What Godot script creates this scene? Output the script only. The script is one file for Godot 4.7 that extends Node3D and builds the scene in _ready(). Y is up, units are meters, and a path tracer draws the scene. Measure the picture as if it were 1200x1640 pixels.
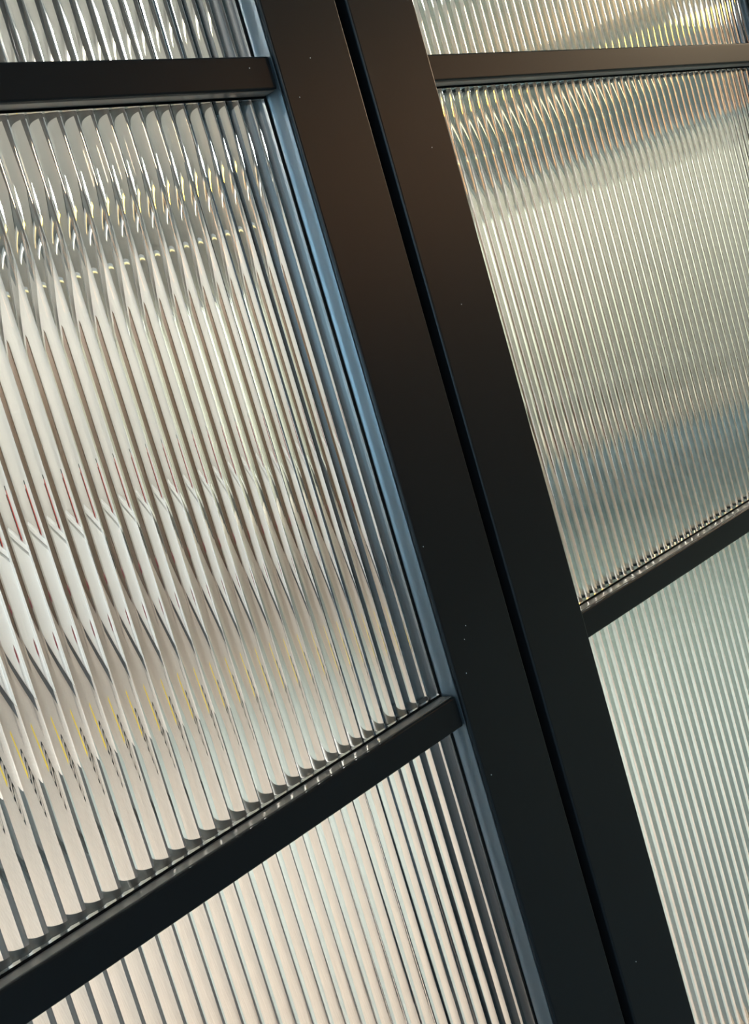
extends Node3D
# A black framed partition of two leaves glazed with reeded glass, seen from close by;
# the room beyond shows only through the ribs of the glass.
# Metres, y up, the front faces of the leaves near z = 0, viewer at positive z, room beyond at negative z.

const FLOOR_Y := -1.45
const CEIL_Y := 1.25
const GLASS_Z := -0.0195       # front of the ribs of the panes
const GLASS_T := 0.0088        # thickness at the valleys between two ribs
const PITCH := 0.01238         # one rib
const RIB := 0.0021            # how far a rib stands proud
const DEPTH := 0.0500          # frame from front to back

var M := {}
var taken := {}
var rng := RandomNumberGenerator.new()

func _ready() -> void:
	rng.seed = 7
	# ---- camera, sky, large lights, exposure
	var cam := Camera3D.new()
	cam.name = "camera"
	cam.fov = 2.0 * rad_to_deg(atan(820.0 / 1966.0))
	cam.near = 0.01
	cam.far = 100.0
	cam.transform = Transform3D(Basis(Vector3(0.64239, -0.28072, 0.71311), Vector3(0.28011, 0.95212, 0.12248), Vector3(-0.71335, 0.12107, 0.69027)), Vector3(-0.6443, 0.0486, 0.5918))
	add_child(cam)
	cam.current = true
	var env := Environment.new()
	var sky := Sky.new()
	var pm := ProceduralSkyMaterial.new()
	pm.sky_top_color = Color(0.36, 0.56, 0.80)
	pm.sky_horizon_color = Color(0.66, 0.80, 0.92)
	pm.ground_bottom_color = Color(0.30, 0.31, 0.32)
	pm.ground_horizon_color = Color(0.55, 0.60, 0.64)
	sky.sky_material = pm
	env.background_mode = Environment.BG_SKY
	env.sky = sky
	env.background_energy_multiplier = 1.6
	env.tonemap_mode = Environment.TONE_MAPPER_LINEAR
	env.tonemap_exposure = 2.4
	env.sdfgi_enabled = true
	env.ssao_enabled = true
	env.ssil_enabled = true
	var we := WorldEnvironment.new()
	we.name = "environment"
	we.environment = env
	add_child(we)
	# daylight entering at the far room's side window, faces +x
	area_light("daylight", Vector3(-5.9, 0.3, -5.2), Vector3(0, -PI / 2, 0), Vector2(3.6, 1.7), Color(0.72, 0.90, 1.0), 17.0)
	# ceiling panels of the far room, facing down
	for q in [[-2.6, -1.5, 1.16, 0.56, 6.0], [-2.0, -4.6, 1.16, 0.56, 9.0], [3.2, -0.9, 1.16, 0.56, 5.0]]:
		area_light("panel_light", Vector3(q[0], CEIL_Y - 0.03, q[1]), Vector3(-PI / 2, 0, 0), Vector2(q[2], q[3]), Color(1.0, 0.97, 0.94), q[4])
	# wall washers, their backs to the glazing: one for the back wall, one for the end wall
	area_light("washer_light", Vector3(8.0, 1.19, -5.85), Vector3(deg_to_rad(-12), 0, 0), Vector2(12.0, 0.05), Color(1.0, 0.98, 0.95), 5.0)
	area_light("washer_light", Vector3(13.2, 1.19, -3.2), Vector3(deg_to_rad(-12), -PI / 2, 0), Vector2(4.6, 0.05), Color(0.98, 1.0, 0.96), 16.0)
	area_light("near_washer_light", Vector3(8.6, 1.19, 3.8), Vector3(deg_to_rad(-12), -PI / 2, 0), Vector2(7.0, 0.05), Color(1.0, 0.97, 0.92), 3.2)
	# ceiling panel and daylight window on the viewer's side
	for q in [[-2.4, 5.0, 11.0, Color(0.98, 1.0, 0.98)], [4.6, 0.95, 6.0, Color(1.0, 0.88, 0.72)]]:
		area_light("near_panel_light", Vector3(q[0], CEIL_Y - 0.03, q[1]), Vector3(-PI / 2, 0, 0), Vector2(1.16, 0.56), q[3], q[2])
	area_light("near_daylight", Vector3(-4.95, 0.3, 2.2), Vector3(0, -PI / 2, 0), Vector2(2.4, 1.5), Color(0.66, 0.87, 1.0), 3.0)

	make_materials()
	build_rooms()
	build_leaves()
	build_far_things()
	build_near_things()

# ------------------------------------------------------------------ helpers
func numbered(called: String) -> String:
	if not taken.has(called):
		taken[called] = 0
		return called
	taken[called] += 1
	return "%s_%03d" % [called, taken[called]]

func area_light(called: String, at: Vector3, turn: Vector3, size: Vector2, col: Color, e: float) -> AreaLight3D:
	var l := AreaLight3D.new()
	l.name = called
	l.position = at
	l.rotation = turn
	l.area_size = size
	l.light_color = col
	l.light_energy = e
	l.shadow_enabled = true
	l.area_range = 40.0
	l.area_attenuation = 2.0
	add_child(l)
	return l

func mat(col: Color, rough: float, spec := 0.5, metal := 0.0) -> StandardMaterial3D:
	var m := StandardMaterial3D.new()
	m.albedo_color = col
	m.roughness = rough
	m.metallic = metal
	m.metallic_specular = spec
	return m

func noise_tex(freq: float, dark: Color, light: Color, stretch := 1.0) -> NoiseTexture2D:
	var n := FastNoiseLite.new()
	n.seed = 11
	n.frequency = freq
	n.fractal_octaves = 4
	if stretch != 1.0:
		n.domain_warp_enabled = true
		n.domain_warp_amplitude = 8.0
	var t := NoiseTexture2D.new()
	t.width = 512
	t.height = 512
	t.seamless = true
	t.noise = n
	var g := Gradient.new()
	g.set_color(0, dark)
	g.set_color(1, light)
	t.color_ramp = g
	return t

func triplanar(m: StandardMaterial3D, scale: Vector3) -> void:
	m.uv1_triplanar = true
	m.uv1_world_triplanar = true
	m.uv1_scale = scale

func make_materials() -> void:
	M.paint = mat(Color(0.075, 0.078, 0.086), 0.31, 0.345)
	M.channel = mat(Color(0.29, 0.32, 0.34), 0.42, 0.5, 0.7)
	M.bead = mat(Color(0.50, 0.475, 0.455), 0.4, 0.5, 0.5)
	M.core = mat(Color(0.42, 0.43, 0.43), 0.6)
	M.recess = mat(Color(0.055, 0.055, 0.06), 0.55, 0.3)
	M.gasket = mat(Color(0.03, 0.03, 0.032), 0.9, 0.2)
	var g := mat(Color(0.97, 0.99, 0.98, 0.0), 0.0)
	g.refraction_enabled = true
	g.refraction_scale = 0.052
	M.glass = g
	M.plaster = mat(Color(0.81, 0.795, 0.775), 0.85)
	M.plaster.albedo_texture = noise_tex(0.01, Color(0.95, 0.95, 0.95), Color(1, 1, 1))
	triplanar(M.plaster, Vector3(0.7, 0.7, 0.7))
	M.ceiling = mat(Color(0.78, 0.785, 0.775), 0.9)
	M.floor = mat(Color(1, 1, 1), 0.4)
	M.floor.albedo_texture = noise_tex(0.012, Color(0.71, 0.655, 0.615), Color(0.81, 0.76, 0.72))
	triplanar(M.floor, Vector3(0.5, 0.5, 2.5))
	M.near = mat(Color(0.68, 0.67, 0.65), 0.9)
	M.near_ceiling = mat(Color(0.80, 0.87, 0.88), 0.9)
	M.near_floor = mat(Color(0.38, 0.49, 0.54), 0.8)
	M.wood = mat(Color(1, 1, 1), 0.5)
	M.wood.albedo_texture = noise_tex(0.02, Color(0.31, 0.22, 0.16), Color(0.43, 0.32, 0.23))
	triplanar(M.wood, Vector3(3.0, 0.4, 3.0))
	M.carpet = mat(Color(0.62, 0.65, 0.64), 0.95)
	M.white = mat(Color(0.90, 0.90, 0.90), 0.35)
	M.grey = mat(Color(0.33, 0.34, 0.36), 0.6)
	M.dark = mat(Color(0.12, 0.12, 0.13), 0.5)
	M.slate = mat(Color(0.15, 0.165, 0.18), 0.5)
	M.teal = mat(Color(0.42, 0.46, 0.475), 0.6)
	M.khaki = mat(Color(0.66, 0.65, 0.60), 0.8)
	M.red = mat(Color(0.72, 0.16, 0.10), 0.5)
	M.maroon = mat(Color(0.45, 0.08, 0.13), 0.6)
	M.yellow = mat(Color(0.98, 0.84, 0.02), 0.5)
	M.alu = mat(Color(0.75, 0.77, 0.78), 0.35, 0.5, 0.8)
	M.pane = mat(Color(0.9, 0.95, 1.0, 0.08), 0.0)
	M.pane.transparency = BaseMaterial3D.TRANSPARENCY_ALPHA

func glow(col: Color, e: float) -> StandardMaterial3D:
	var m := mat(Color(0.9, 0.9, 0.9), 0.5)
	m.emission_enabled = true
	m.emission = col
	m.emission_energy_multiplier = e
	return m

# a box with rounded edges, centre c, size s
func rounded(st: SurfaceTool, c: Vector3, s: Vector3, r: float) -> void:
	var h := s / 2.0
	r = minf(r, minf(h.x, minf(h.y, h.z)) * 0.98)
	for axis in 3:
		var a1 := (axis + 1) % 3
		var a2 := (axis + 2) % 3
		for side in [-1.0, 1.0]:
			var us := steps(h[a1], r)
			var vs := steps(h[a2], r)
			for i in us.size() - 1:
				for j in vs.size() - 1:
					var q: Array[Vector3] = []
					for k in [[i, j], [i + 1, j], [i + 1, j + 1], [i, j + 1]]:
						var p := Vector3.ZERO
						p[axis] = side * h[axis]
						p[a1] = us[k[0]]
						p[a2] = vs[k[1]]
						q.append(p)
					var order := [0, 2, 1, 0, 3, 2] if side > 0 else [0, 1, 2, 0, 2, 3]
					for k in order:
						var p: Vector3 = q[k]
						var inner := Vector3(clampf(p.x, -h.x + r, h.x - r), clampf(p.y, -h.y + r, h.y - r), clampf(p.z, -h.z + r, h.z - r))
						var n := (p - inner).normalized()
						st.set_normal(n)
						st.add_vertex(c + inner + n * r)

func steps(h: float, r: float) -> Array[float]:
	var a: Array[float] = [-h, -h + r * 0.45, -h + r]
	if h - r > -h + r + 1e-7:
		a.append(h - r)
	a.append_array([h - r * 0.45, h])
	return a

func begin() -> SurfaceTool:
	var st := SurfaceTool.new()
	st.begin(Mesh.PRIMITIVE_TRIANGLES)
	return st

func put(st: SurfaceTool, called: String, m: Material, parent: Node = null, at := Vector3.ZERO) -> MeshInstance3D:
	var o := MeshInstance3D.new()
	o.name = numbered(called) if parent == null else called
	o.mesh = st.commit()
	o.material_override = m
	o.position = at
	(self if parent == null else parent).add_child(o, true)
	return o

func box(called: String, m: Material, c: Vector3, s: Vector3, r: float, parent: Node = null) -> MeshInstance3D:
	var st := begin()
	rounded(st, Vector3.ZERO, s, r)
	return put(st, called, m, parent, c)

func struct(o: Node, label := "") -> Node:
	o.set_meta("kind", "structure")
	if label != "":
		o.set_meta("label", label)
	return o

func thing(called: String, label: String, category: String, at := Vector3.ZERO, group := "") -> Node3D:
	var o := Node3D.new()
	o.name = numbered(called)
	o.position = at
	add_child(o)
	return tag(o, label, category, group)

func tag(o: Node3D, label: String, category: String, group := "") -> Node3D:
	o.set_meta("label", label)
	o.set_meta("category", category)
	if group != "":
		o.set_meta("group", group)
	return o

# ------------------------------------------------------------------ the two rooms
func slab(called: String, m: Material, lo: Vector3, hi: Vector3, label: String) -> MeshInstance3D:
	var o := box(called, m, (lo + hi) / 2.0, hi - lo, 0.004)
	struct(o, label)
	o.set_meta("category", called.split("_")[0])
	return o

func build_rooms() -> void:
	var x0 := -6.0
	var x1 := 15.0
	var zb := -7.5
	slab("floor_beyond", M.floor, Vector3(x0 - 0.2, FLOOR_Y - 0.2, zb - 0.2), Vector3(x1 + 0.2, FLOOR_Y, -DEPTH / 2), "pale beige floor of the room beyond the ribbed glass")
	slab("ceiling_beyond", M.ceiling, Vector3(x0 - 0.2, CEIL_Y, zb - 0.2), Vector3(x1 + 0.2, CEIL_Y + 0.2, -DEPTH / 2), "light grey ceiling of the room beyond the ribbed glass")
	slab("wall_back", M.plaster, Vector3(x0 - 0.2, FLOOR_Y, zb - 0.2), Vector3(x1 + 0.2, CEIL_Y, zb), "off-white wall closing the room beyond the glass")
	slab("wall_right", M.plaster, Vector3(x1, FLOOR_Y, zb), Vector3(x1 + 0.2, CEIL_Y, -DEPTH), "off-white end wall far along the room beyond")
	# window wall on the left: sill, head and two piers round an opening
	var wl := slab("wall_left", M.plaster, Vector3(x0 - 0.2, FLOOR_Y, zb), Vector3(x0, -0.6, -DEPTH), "off-white wall below the daylight window of the room beyond")
	box("wall_head", M.plaster, Vector3(0, 0.0, 0.0), Vector3(0.2, 0.05, 7.45), 0.004, wl).global_position = Vector3(x0 - 0.1, CEIL_Y - 0.025, -3.775)
	box("wall_pier", M.plaster, Vector3.ZERO, Vector3(0.2, 1.8, 0.4), 0.004, wl).global_position = Vector3(x0 - 0.1, 0.3, -7.3)
	box("wall_pier", M.plaster, Vector3.ZERO, Vector3(0.2, 1.8, 3.2), 0.004, wl).global_position = Vector3(x0 - 0.1, 0.3, -1.65)
	var w := Node3D.new()
	w.name = "window_1"
	w.position = Vector3(x0 - 0.1, -0.6, -5.175)
	add_child(w)
	struct(w, "wide daylight window at the side of the room beyond")
	w.set_meta("category", "window")
	for k in 4:
		box("window_mullion", M.alu, Vector3(0, 0.9, -1.9 + k * 1.2667), Vector3(0.06, 1.8, 0.05), 0.004, w)
	for k in 3:
		box("pane", M.pane, Vector3(0, 0.9, -1.2667 + k * 1.2667), Vector3(0.008, 1.8, 1.2), 0.002, w)
	# room on the viewer's side
	slab("floor_near", M.near_floor, Vector3(-5.2, FLOOR_Y - 0.2, -DEPTH / 2), Vector3(10.2, FLOOR_Y, 8.2), "dim floor on the viewer's side of the partition")
	slab("ceiling_near", M.near_ceiling, Vector3(-5.2, CEIL_Y, -DEPTH / 2), Vector3(10.2, CEIL_Y + 0.2, 8.2), "pale ceiling on the viewer's side of the partition")
	slab("wall_near_back", M.near, Vector3(-5.2, FLOOR_Y, 8.0), Vector3(10.2, CEIL_Y, 8.2), "dim wall behind the viewer")
	var nl := slab("wall_near_left", M.near, Vector3(-5.2, FLOOR_Y, 0.0), Vector3(-5.0, -0.5, 8.0), "side wall with a daylight window on the viewer's side")
	for q in [[0.0, 0.9], [3.5, 8.0]]:
		box("wall_pier", M.near, Vector3.ZERO, Vector3(0.2, 1.75, q[1] - q[0]), 0.004, nl).global_position = Vector3(-5.1, 0.375, (q[0] + q[1]) / 2)
	box("wall_head", M.near, Vector3.ZERO, Vector3(0.2, 0.15, 2.6), 0.004, nl).global_position = Vector3(-5.1, 1.175, 2.2)
	var w2 := Node3D.new()
	w2.name = "window_2"
	w2.position = Vector3(-5.1, -0.5, 2.2)
	add_child(w2)
	struct(w2, "daylight window on the viewer's side of the partition")
	w2.set_meta("category", "window")
	for k in 3:
		box("window_mullion", M.alu, Vector3(0, 0.8, -1.25 + k * 1.25), Vector3(0.06, 1.6, 0.05), 0.004, w2)
	for k in 2:
		box("pane", M.pane, Vector3(0, 0.8, -0.625 + k * 1.25), Vector3(0.008, 1.6, 1.19), 0.002, w2)
	slab("wall_near_right", M.khaki, Vector3(10.0, FLOOR_Y, 0.0), Vector3(10.2, CEIL_Y, 8.0), "khaki end wall on the viewer's side")
	# solid wall to both sides of the two leaves
	slab("wall_partition_left", M.plaster, Vector3(x0 - 0.2, FLOOR_Y, -0.05), Vector3(-0.80, CEIL_Y, 0.0), "off-white wall on the window side of the glazed partition")
	slab("wall_partition_right", M.plaster, Vector3(0.90, FLOOR_Y, -0.05), Vector3(x1 + 0.2, CEIL_Y, 0.0), "off-white wall past the end of the glazed partition")

# ------------------------------------------------------------------ the partition
# one pane of reeded glass: convex ribs in front, flat behind; x from xa to xb, y from ya to yb
func reeded(st: SurfaceTool, xa: float, xb: float, ya: float, yb: float, phase: float) -> void:
	var seg := 14
	var zr := GLASS_Z - RIB - GLASS_T
	var rad := (PITCH * PITCH / 4.0 + RIB * RIB) / (2.0 * RIB)
	var first := 0.0
	var last := 0.0
	var started := false
	for k in range(floori((xa - phase) / PITCH), ceili((xb - phase) / PITCH)):
		var cx := phase + (k + 0.5) * PITCH
		for i in seg:
			var xs: Array[float] = []
			var zs: Array[float] = []
			var ns: Array[Vector3] = []
			for e in 2:
				var x := clampf(cx + (-1.0 + 2.0 * (i + e) / seg) * PITCH / 2.0, xa, xb)
				var dx := x - cx
				xs.append(x)
				zs.append(GLASS_Z - rad + sqrt(rad * rad - dx * dx))
				ns.append(Vector3(dx / rad, 0, sqrt(1.0 - dx * dx / rad / rad)))
			if xs[1] - xs[0] < 1e-7:
				continue
			if not started:
				first = zs[0]
				started = true
			last = zs[1]
			var q := [Vector3(xs[0], ya, zs[0]), Vector3(xs[0], yb, zs[0]), Vector3(xs[1], yb, zs[1]), Vector3(xs[1], ya, zs[1])]
			var n := [ns[0], ns[0], ns[1], ns[1]]
			for j in [0, 1, 2, 0, 2, 3]:
				st.set_normal(n[j])
				st.add_vertex(q[j])
			quad(st, [Vector3(xs[0], ya, zs[0]), Vector3(xs[1], ya, zs[1]), Vector3(xs[1], ya, zr), Vector3(xs[0], ya, zr)], Vector3.DOWN)
			quad(st, [Vector3(xs[0], yb, zs[0]), Vector3(xs[1], yb, zs[1]), Vector3(xs[1], yb, zr), Vector3(xs[0], yb, zr)], Vector3.UP)
	quad(st, [Vector3(xa, ya, zr), Vector3(xb, ya, zr), Vector3(xb, yb, zr), Vector3(xa, yb, zr)], Vector3.FORWARD)
	quad(st, [Vector3(xa, ya, first), Vector3(xa, yb, first), Vector3(xa, yb, zr), Vector3(xa, ya, zr)], Vector3.LEFT)
	quad(st, [Vector3(xb, ya, last), Vector3(xb, yb, last), Vector3(xb, yb, zr), Vector3(xb, ya, zr)], Vector3.RIGHT)

func quad(st: SurfaceTool, q: Array, n: Vector3) -> void:
	var up: Vector3 = (q[1] - q[0]).cross(q[2] - q[0])
	var ord := [0, 1, 2, 0, 2, 3] if up.dot(n) < 0 else [0, 2, 1, 0, 3, 2]
	for j in ord:
		st.set_normal(n)
		st.add_vertex(q[j])

# a leaf whose pane openings run from xa to xb, between stiles of the widths wa and wb
func leaf(o: Node3D, xa: float, xb: float, wa: float, wb: float, bars: Array, phase: float) -> void:
	var yc := (FLOOR_Y + CEIL_Y) / 2.0
	var hh := CEIL_Y - FLOOR_Y - 0.012
	var zc := -DEPTH / 2.0
	box("stile", M.paint, Vector3(xa - wa / 2, yc, zc), Vector3(wa, hh, DEPTH), 0.0022, o)
	box("stile", M.paint, Vector3(xb + wb / 2, yc, zc), Vector3(wb, hh, DEPTH), 0.0022, o)
	for x in [xa + 0.0004, xb - 0.0004]:
		box("glazing_channel", M.channel, Vector3(x, yc, -0.0105), Vector3(0.0009, hh - 0.25, 0.0150), 0.0002, o)
	var rail_low := FLOOR_Y + 0.13
	var rail_top := CEIL_Y - 0.09
	box("bottom_rail", M.paint, Vector3((xa + xb) / 2, (FLOOR_Y + 0.006 + rail_low) / 2, zc), Vector3(xb - xa, rail_low - FLOOR_Y - 0.006, DEPTH - 0.002), 0.002, o)
	box("top_rail", M.paint, Vector3((xa + xb) / 2, (CEIL_Y - 0.006 + rail_top) / 2, zc), Vector3(xb - xa, CEIL_Y - 0.006 - rail_top, DEPTH - 0.002), 0.002, o)
	var zback := GLASS_Z - GLASS_T - RIB
	var edges: Array = [[rail_low, rail_low]]
	edges.append_array(bars)
	edges.append([rail_top, rail_top])
	for b in bars:
		var mid: float = (b[0] + b[1]) / 2.0
		var h: float = b[1] - b[0]
		var front := -0.0048
		var m := box("glazing_bar", M.paint, Vector3((xa + xb) / 2, mid, (front + GLASS_Z) / 2), Vector3(xb - xa - 0.0012, h, front - GLASS_Z - 0.0004), 0.0016, o)
		for y in [h / 2 + 0.0001, -h / 2 - 0.0001]:
			box("glazing_channel", M.bead, Vector3(0, y, -0.001), Vector3(xb - xa - 0.004, 0.0009, 0.0105), 0.0002, m)
		box("bar_core", M.core, Vector3(0, 0, (GLASS_Z + zback) / 2 - m.position.z), Vector3(xb - xa - 0.0012, h, GLASS_Z - zback + 0.0002), 0.0004, m)
		var rear := -DEPTH + 0.0048
		box("rear_bead", M.paint, Vector3(0, 0, (zback + rear) / 2 - 0.0003 - m.position.z), Vector3(xb - xa - 0.0012, h, zback - rear - 0.0004), 0.0016, m)
	for k in edges.size() - 1:
		var ya: float = edges[k][1]
		var yb: float = edges[k + 1][0]
		var st := begin()
		reeded(st, xa - 0.0050, xb + 0.0050, ya + 0.0006, yb - 0.0006, phase)
		var p := put(st, "reeded_glass_pane", M.glass, o)
		var gs := begin()
		var gw := 0.0018
		for s in [[Vector3((xa + xb) / 2, ya + gw / 2, 0), Vector3(xb - xa, gw, 0.0020)], [Vector3((xa + xb) / 2, yb - gw / 2, 0), Vector3(xb - xa, gw, 0.0020)], [Vector3(xa + gw / 2, (ya + yb) / 2, 0), Vector3(gw, yb - ya, 0.0020)], [Vector3(xb - gw / 2, (ya + yb) / 2, 0), Vector3(gw, yb - ya, 0.0020)]]:
			rounded(gs, s[0] + Vector3(0, 0, GLASS_Z + 0.0006), s[1], 0.0005)
		put(gs, "gasket", M.gasket, p)

# a few light specks of dust on the front of a leaf
func dust(o: Node3D, spots: Array) -> void:
	var st := begin()
	for p in spots:
		rounded(st, Vector3(p[0], p[1], p[2]), Vector3(0.0006, 0.0008, 0.0004), 0.00019)
	var d := put(st, "dust", M.white, o)
	d.set_meta("kind", "stuff")

func build_leaves() -> void:
	var near := thing("glazed_leaf", "black framed ribbed-glass leaf nearer the viewer, its crossbars ending at a pale blue jamb", "glass panel")
	leaf(near, -0.640, 0.0, 0.08, 0.08, [[-1.1735, -1.1502], [-0.7015, -0.6782], [-0.2294, -0.2061], [0.2429, 0.2658], [0.715, 0.738]], 0.0)
	dust(near, [[0.0351, 0.2618, 0.0001], [0.0128, 0.2347, 0.0001], [-0.0224, 0.2576, -0.0047], [0.0264, -0.1613, 0.0001], [0.0124, -0.1934, 0.0001], [0.0076, -0.2722, 0.0001], [0.0058, -0.0929, 0.0001], [0.0208, -0.17, 0.0001]])
	var far := thing("glazed_leaf", "black framed finely ribbed-glass leaf beyond the dark gap, its frame catching a warm brown glow", "glass panel", Vector3(0.0915, 0, 0))
	far.rotation.y = -0.0225
	leaf(far, 0.0784, 0.708, 0.0784, 0.08, [[-1.1715, -1.1485], [-0.6995, -0.6765], [-0.2272, -0.2043], [0.2424, 0.2638], [0.714, 0.737]], 0.0)
	dust(far, [[0.0339, 0.0678, 0.0001], [0.0222, -0.4884, 0.0001], [0.051, 0.19, 0.0001]])
	# the lip that closes the gap between the two leaves
	box("meeting_lip", M.recess, Vector3(0.08575, (FLOOR_Y + CEIL_Y) / 2, -0.040), Vector3(0.0112, 2.68, 0.012), 0.001, near)

# ------------------------------------------------------------------ what stands in the room beyond
func strip(called: String, label: String, a: Vector3, b: Vector3, w: float, col: Color, e: float, le: float) -> void:
	var d := b - a
	var n := thing(called, label, "ceiling light", (a + b) / 2.0, "slim light strips on the ceiling")
	n.rotation.y = atan2(-d.z, d.x)
	box("housing", M.white, Vector3(0, 0.012, 0), Vector3(d.length(), 0.024, w + 0.012), 0.003, n)
	box("diffuser", glow(col, e), Vector3(0, -0.003, 0), Vector3(d.length() - 0.01, 0.010, w), 0.003, n)
	var l := area_light(called + "_glow", Vector3.ZERO, Vector3.ZERO, Vector2(d.length(), w), col, le)
	l.name = numbered(called + "_lamp")
	l.transform = n.transform * Transform3D(Basis(Vector3.RIGHT, -PI / 2), Vector3(0, -0.012, 0))

func build_far_things() -> void:
	var warm := Color(1.0, 0.80, 0.45)
	var cy := CEIL_Y - 0.065
	strip("strip_light", "warm light strip crossing the ceiling beyond the nearer ribbed glass", Vector3(3.05, cy, -4.97), Vector3(4.9, cy, -4.20), 0.03, warm, 0.4, 0.010)
	strip("strip_light", "white light strip just behind the warm one on the ceiling beyond", Vector3(3.33, cy, -5.45), Vector3(5.2, cy, -4.52), 0.03, Color(1, 0.96, 0.88), 0.8, 0.02)
	strip("strip_light", "bright yellow light strip above the top pane of the farther leaf", Vector3(4.6, cy, -3.1), Vector3(5.9, cy, -1.7), 0.07, Color(1.0, 0.78, 0.26), 3.0, 0.32)
	strip("strip_light", "pale yellow light strip below the top crossbar of the farther leaf", Vector3(6.6, cy, -5.0), Vector3(7.7, cy, -2.8), 0.03, Color(1.0, 0.90, 0.55), 0.4, 0.010)
	strip("strip_light", "bright white light strip above the top pane of the nearer leaf", Vector3(1.3, cy, -2.8), Vector3(2.6, cy, -1.9), 0.05, Color(1, 0.93, 0.8), 1.0, 0.05)
	ceiling_panel(-2.6, -1.5, 1.2, 0.6, "ceiling panel on the window side, close to the glazing")
	ceiling_panel(-2.0, -4.6, 1.2, 0.6, "ceiling panel on the window side, deeper in the room")
	ceiling_panel(3.2, -0.9, 1.2, 0.6, "ceiling panel just behind the farther leaf")
	washer(Vector3(8.0, CEIL_Y, -5.8), 0.0, 12.0, "long white wall washer lighting the back wall of the room beyond")
	washer(Vector3(13.15, CEIL_Y, -3.2), -PI / 2, 4.6, "white wall washer lighting the end wall of the room beyond")
	# dark beam under the ceiling, running away from the glass
	var bm := thing("ceiling_beam", "dark grey beam under the ceiling, dark wedges at the top of the nearer glass", "beam", Vector3(0.85, CEIL_Y, -3.1))
	box("casing", M.slate, Vector3(0, -0.18, 0), Vector3(0.8, 0.36, 3.0), 0.004, bm)
	box("edge_profile", M.alu, Vector3(0.4015, -0.33, 0), Vector3(0.003, 0.03, 3.0), 0.001, bm)
	var bk := thing("ceiling_raft", "flat blue-grey raft under the ceiling, diamonds high in the nearer glass", "ceiling raft", Vector3(2.9, CEIL_Y, -5.85))
	for k in 3:
		box("panel", M.teal, Vector3(-1.08 + k * 1.08, -0.016, 0), Vector3(1.07, 0.03, 2.1), 0.004, bk)
	# tall brown timber cupboard against the back wall
	var p := thing("cupboard", "tall brown timber cupboard at the back wall, brown bands through the ribs", "cupboard", Vector3(8.95, FLOOR_Y, -7.2))
	box("body", M.wood, Vector3(0, 1.27, 0), Vector3(3.05, 2.5, 0.54), 0.004, p)
	for k in 3:
		box("door", M.wood, Vector3(-1.015 + k * 1.015, 1.28, 0.28), Vector3(1.005, 2.4, 0.02), 0.003, p)
	# khaki panels on the rest of the back wall and on the end wall
	var kp := thing("wall_panel", "khaki wall panels on the back wall past the brown cupboard", "wall panel", Vector3(12.6, FLOOR_Y, -7.48))
	for k in 4:
		box("panel", M.khaki, Vector3(-1.6 + k * 1.1, 1.35, 0), Vector3(1.09, 2.66, 0.03), 0.005, kp)
	var ke := thing("wall_panel", "khaki wall panels on the end wall far along the room", "wall panel", Vector3(14.98, FLOOR_Y, -4.0))
	for k in 5:
		box("panel", M.khaki, Vector3(0, 1.35, -2.6 + k * 1.3), Vector3(0.03, 2.66, 1.29), 0.005, ke)
	# low white counter
	var c := thing("counter", "long low white counter at the back wall, a pale band through the ribs", "counter", Vector3(3.6, FLOOR_Y, -7.15))
	box("worktop", M.white, Vector3(0, 0.98, 0), Vector3(5.0, 0.05, 0.6), 0.006, c)
	for k in 4:
		box("door", M.white, Vector3(-1.83 + k * 1.22, 0.53, 0.27), Vector3(1.2, 0.8, 0.02), 0.004, c)
	box("body", M.white, Vector3(0, 0.53, 0), Vector3(4.9, 0.84, 0.5), 0.004, c)
	box("plinth", M.grey, Vector3(0, 0.055, 0), Vector3(4.8, 0.11, 0.46), 0.004, c)
	# white bench farther along
	var b := thing("bench", "low white bench along the khaki panels, a pale line in the farther leaf", "bench", Vector3(13.0, FLOOR_Y, -7.0))
	box("seat", M.white, Vector3(0, 0.42, 0), Vector3(3.2, 0.06, 0.6), 0.006, b)
	for k in 3:
		box("support", M.grey, Vector3(-1.5 + k * 1.5, 0.195, 0), Vector3(0.08, 0.39, 0.5), 0.004, b)
	# red and black crates on the counter
	for q in [[2.25, 0.34, "red", "red box on the counter, a red dash through the ribs"], [2.62, 0.28, "dark", "black box beside the red one on the counter"]]:
		var n := thing("storage_box", q[3], "box", Vector3(q[0], FLOOR_Y + 1.006, -7.1))
		box("tub", M[q[2]], Vector3(0, q[1] / 2, 0), Vector3(0.3, q[1], 0.3), 0.012, n)
		box("lid", M.dark, Vector3(0, q[1] + 0.012, 0), Vector3(0.32, 0.024, 0.32), 0.006, n)
	for q in [[2.0, -6.1, 0.5, "maroon stool in front of the white counter, nearer the red box"], [6.1, -6.1, 0.2, "maroon stool in front of the white counter, nearer the brown cupboard"]]:
		stool(Vector3(q[0], FLOOR_Y, q[1]), q[2], q[3])
	# dark grey cabinet close behind the nearer leaf
	var k := thing("cabinet", "low dark grey cabinet close behind the nearer leaf, dark slivers low in the glass", "cabinet", Vector3(-0.5, FLOOR_Y, -2.2))
	box("body", M.grey, Vector3(0, 0.36, 0), Vector3(1.5, 0.66, 0.5), 0.006, k)
	box("worktop", M.dark, Vector3(0, 0.705, 0), Vector3(1.54, 0.03, 0.54), 0.005, k)
	for i in 3:
		box("door", M.grey, Vector3(-0.5 + i * 0.5, 0.37, 0.258), Vector3(0.48, 0.6, 0.016), 0.003, k)
	box("plinth", M.dark, Vector3(0, 0.02, 0), Vector3(1.44, 0.04, 0.44), 0.003, k)
	# floor things
	var y := box("floor_tape", M.yellow, Vector3(3.4, FLOOR_Y + 0.002, -4.93), Vector3(1.3, 0.004, 0.26), 0.0015)
	y.rotation.y = atan2(0.61, 1.04)
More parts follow.
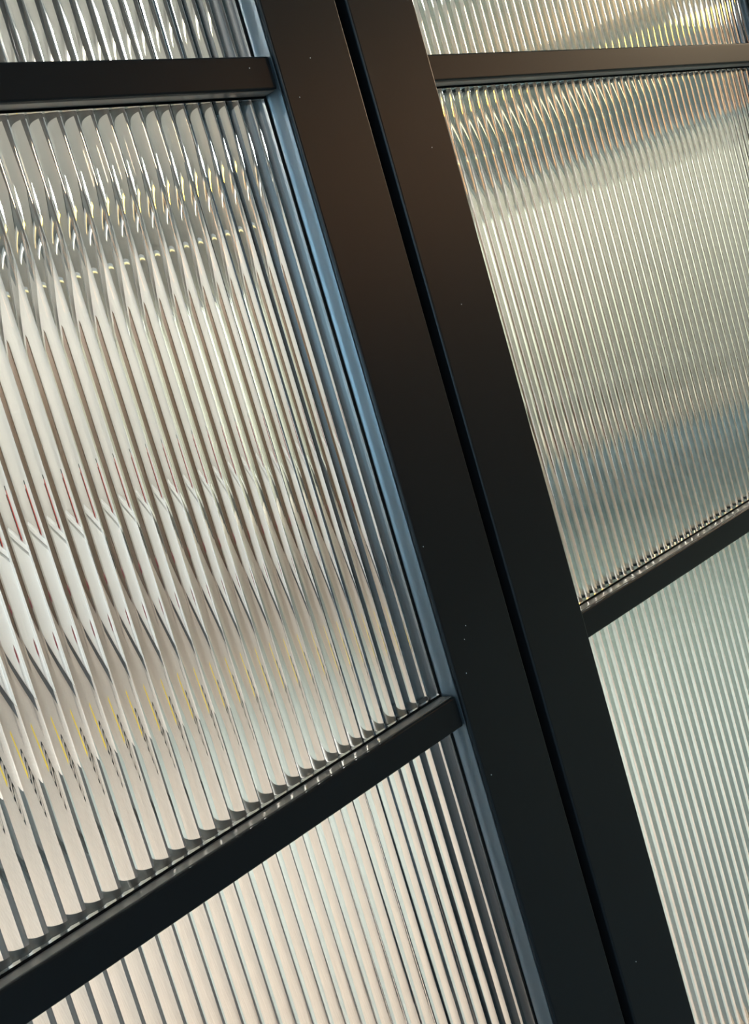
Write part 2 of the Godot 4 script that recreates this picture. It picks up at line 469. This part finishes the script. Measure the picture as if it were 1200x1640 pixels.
	tag(y, "thin yellow stripe on the beige floor, yellow streaks low in the nearer glass", "floor tape")
	var cs := begin()
	prism(cs, PackedVector2Array([Vector2(1.1, -0.1), Vector2(1.1, -0.5), Vector2(3.6, -3.3), Vector2(12.0, -3.3), Vector2(12.0, -0.1)]), 0.008)
	tag(put(cs, "carpet", M.carpet, null, Vector3(0, FLOOR_Y, 0)), "blue-grey carpet over the beige floor behind the farther leaf", "carpet")
	var st := begin()
	cable(st)
	tag(put(st, "cable", M.dark, null, Vector3(2.2, FLOOR_Y + 0.011, -4.4)), "thin dark cable lying in loops on the beige floor", "cable")

func ceiling_panel(x: float, z: float, w: float, d: float, label: String) -> void:
	var n := thing("ceiling_panel", label, "ceiling light", Vector3(x, CEIL_Y, z), "ceiling panels")
	box("panel_frame", M.alu, Vector3(0, -0.008, 0), Vector3(w + 0.04, 0.016, d + 0.04), 0.003, n)
	box("panel_diffuser", glow(Color(1, 0.97, 0.92), 1.2), Vector3(0, -0.016, 0), Vector3(w - 0.02, 0.008, d - 0.02), 0.002, n)

func washer(at: Vector3, turn: float, w: float, label: String) -> void:
	var n := thing("wall_washer", label, "ceiling light", at)
	n.rotation.y = turn
	box("housing", M.white, Vector3(0, -0.045, 0.03), Vector3(w + 0.1, 0.088, 0.03), 0.006, n)
	box("cover", M.white, Vector3(0, -0.006, -0.02), Vector3(w + 0.1, 0.012, 0.13), 0.003, n)
	box("diffuser", glow(Color(1, 0.97, 0.93), 1.2), Vector3(0, -0.06, 0.006), Vector3(w, 0.05, 0.012), 0.003, n)

func stool(at: Vector3, turn: float, label: String) -> void:
	var n := thing("stool", label, "stool", at, "maroon stools at the counter")
	n.rotation.y = turn
	box("seat", M.maroon, Vector3(0, 0.46, 0), Vector3(0.38, 0.06, 0.38), 0.025, n)
	for i in 4:
		box("leg", M.dark, Vector3(-0.15 if i < 2 else 0.15, 0.215, -0.15 if i % 2 == 0 else 0.15), Vector3(0.028, 0.43, 0.028), 0.006, n)

# a flat slab of the height h with the outline o in x and z
func prism(st: SurfaceTool, o: PackedVector2Array, h: float) -> void:
	var t := Geometry2D.triangulate_polygon(o)
	for i in range(0, t.size(), 3):
		var a := Vector3(o[t[i]].x, h, o[t[i]].y)
		var b := Vector3(o[t[i + 1]].x, h, o[t[i + 1]].y)
		var c := Vector3(o[t[i + 2]].x, h, o[t[i + 2]].y)
		var tri := [a, b, c] if (b - a).cross(c - a).y < 0 else [a, c, b]
		for p in tri:
			st.set_normal(Vector3.UP)
			st.add_vertex(p)
	var mid := Vector2.ZERO
	for p in o:
		mid += p / o.size()
	for i in o.size():
		var p := o[i]
		var q := o[(i + 1) % o.size()]
		var n := (q - p).orthogonal().normalized()
		if n.dot(p - mid) < 0:
			n = -n
		quad(st, [Vector3(p.x, 0, p.y), Vector3(q.x, 0, q.y), Vector3(q.x, h, q.y), Vector3(p.x, h, p.y)], Vector3(n.x, 0, n.y))

func cable(st: SurfaceTool) -> void:
	var pts: Array[Vector3] = []
	for i in 121:
		var t := i / 120.0
		var a := t * TAU * 4.0
		pts.append(Vector3(-0.5 + 1.1 * t + 0.2 * cos(a), 0.002 * sin(a * 0.5), -0.2 - 0.4 * t + 0.34 * sin(a)))
	var rr := 0.011
	for i in pts.size() - 1:
		var d := (pts[i + 1] - pts[i]).normalized()
		var d2 := d if i + 2 >= pts.size() else (pts[i + 2] - pts[i + 1]).normalized()
		var s1 := d.cross(Vector3.UP).normalized()
		var s2 := d2.cross(Vector3.UP).normalized()
		for k in 8:
			var q: Array = []
			for e in [[pts[i], s1, k], [pts[i + 1], s2, k], [pts[i + 1], s2, k + 1], [pts[i], s1, k + 1]]:
				var n: Vector3 = e[1] * cos(e[2] * TAU / 8) + Vector3.UP * sin(e[2] * TAU / 8)
				q.append([e[0] + n * rr, n])
			for j in [0, 1, 2, 0, 2, 3]:
				st.set_normal(q[j][1])
				st.add_vertex(q[j][0])

func build_near_things() -> void:
	strip("strip_light", "pale amber light strip on the ceiling on the viewer's side", Vector3(6.2, CEIL_Y - 0.025, 5.0), Vector3(6.3, CEIL_Y - 0.025, 1.5), 0.10, Color(1.0, 0.88, 0.62), 0.6, 0.09)
	ceiling_panel(-2.4, 5.0, 1.2, 0.6, "ceiling panel behind the viewer")
	ceiling_panel(4.6, 0.95, 1.2, 0.6, "ceiling panel on the viewer's side near the end of the glazing")
	washer(Vector3(8.55, CEIL_Y, 3.8), -PI / 2, 7.0, "white wall washer lighting the end wall on the viewer's side")
	# warm pendant lamp whose blurred reflection is the brown glow on the frame
	var at := Vector3(3.9, 0.85, 3.2)
	var n := thing("pendant_lamp", "warm drum-shaped pendant lamp on the viewer's side, a brown glow on the black frame", "lamp", at)
	var st := begin()
	drum(st, 0.17, 0.19)
	put(st, "lamp_shade", glow(Color(1.0, 0.68, 0.39), 3.0), n)
	box("cord", M.dark, Vector3(0, 0.29, 0), Vector3(0.008, 0.2, 0.008), 0.003, n)
	box("ceiling_rose", M.dark, Vector3(0, CEIL_Y - at.y - 0.012, 0), Vector3(0.1, 0.024, 0.1), 0.01, n)
	var l := OmniLight3D.new()
	l.name = "pendant_light"
	l.position = at
	l.light_size = 0.16
	l.light_energy = 0.22
	l.light_color = Color(1.0, 0.68, 0.39)
	l.omni_range = 20.0
	l.omni_attenuation = 2.0
	l.shadow_enabled = true
	add_child(l)

func drum(st: SurfaceTool, r: float, h: float) -> void:
	var prof := [Vector2(0.0, -h), Vector2(r * 0.95, -h), Vector2(r, -h + 0.012), Vector2(r * 0.92, h - 0.012), Vector2(r * 0.87, h), Vector2(0.0, h)]
	st.set_smooth_group(-1)
	for i in prof.size() - 1:
		for k in 32:
			var q: Array[Vector3] = []
			for e in [[i, k], [i, k + 1], [i + 1, k + 1], [i + 1, k]]:
				var p: Vector2 = prof[e[0]]
				var a: float = e[1] * TAU / 32
				q.append(Vector3(p.x * cos(a), p.y, p.x * sin(a)))
			for j in [0, 1, 2, 0, 2, 3]:
				st.add_vertex(q[j])
	st.generate_normals()
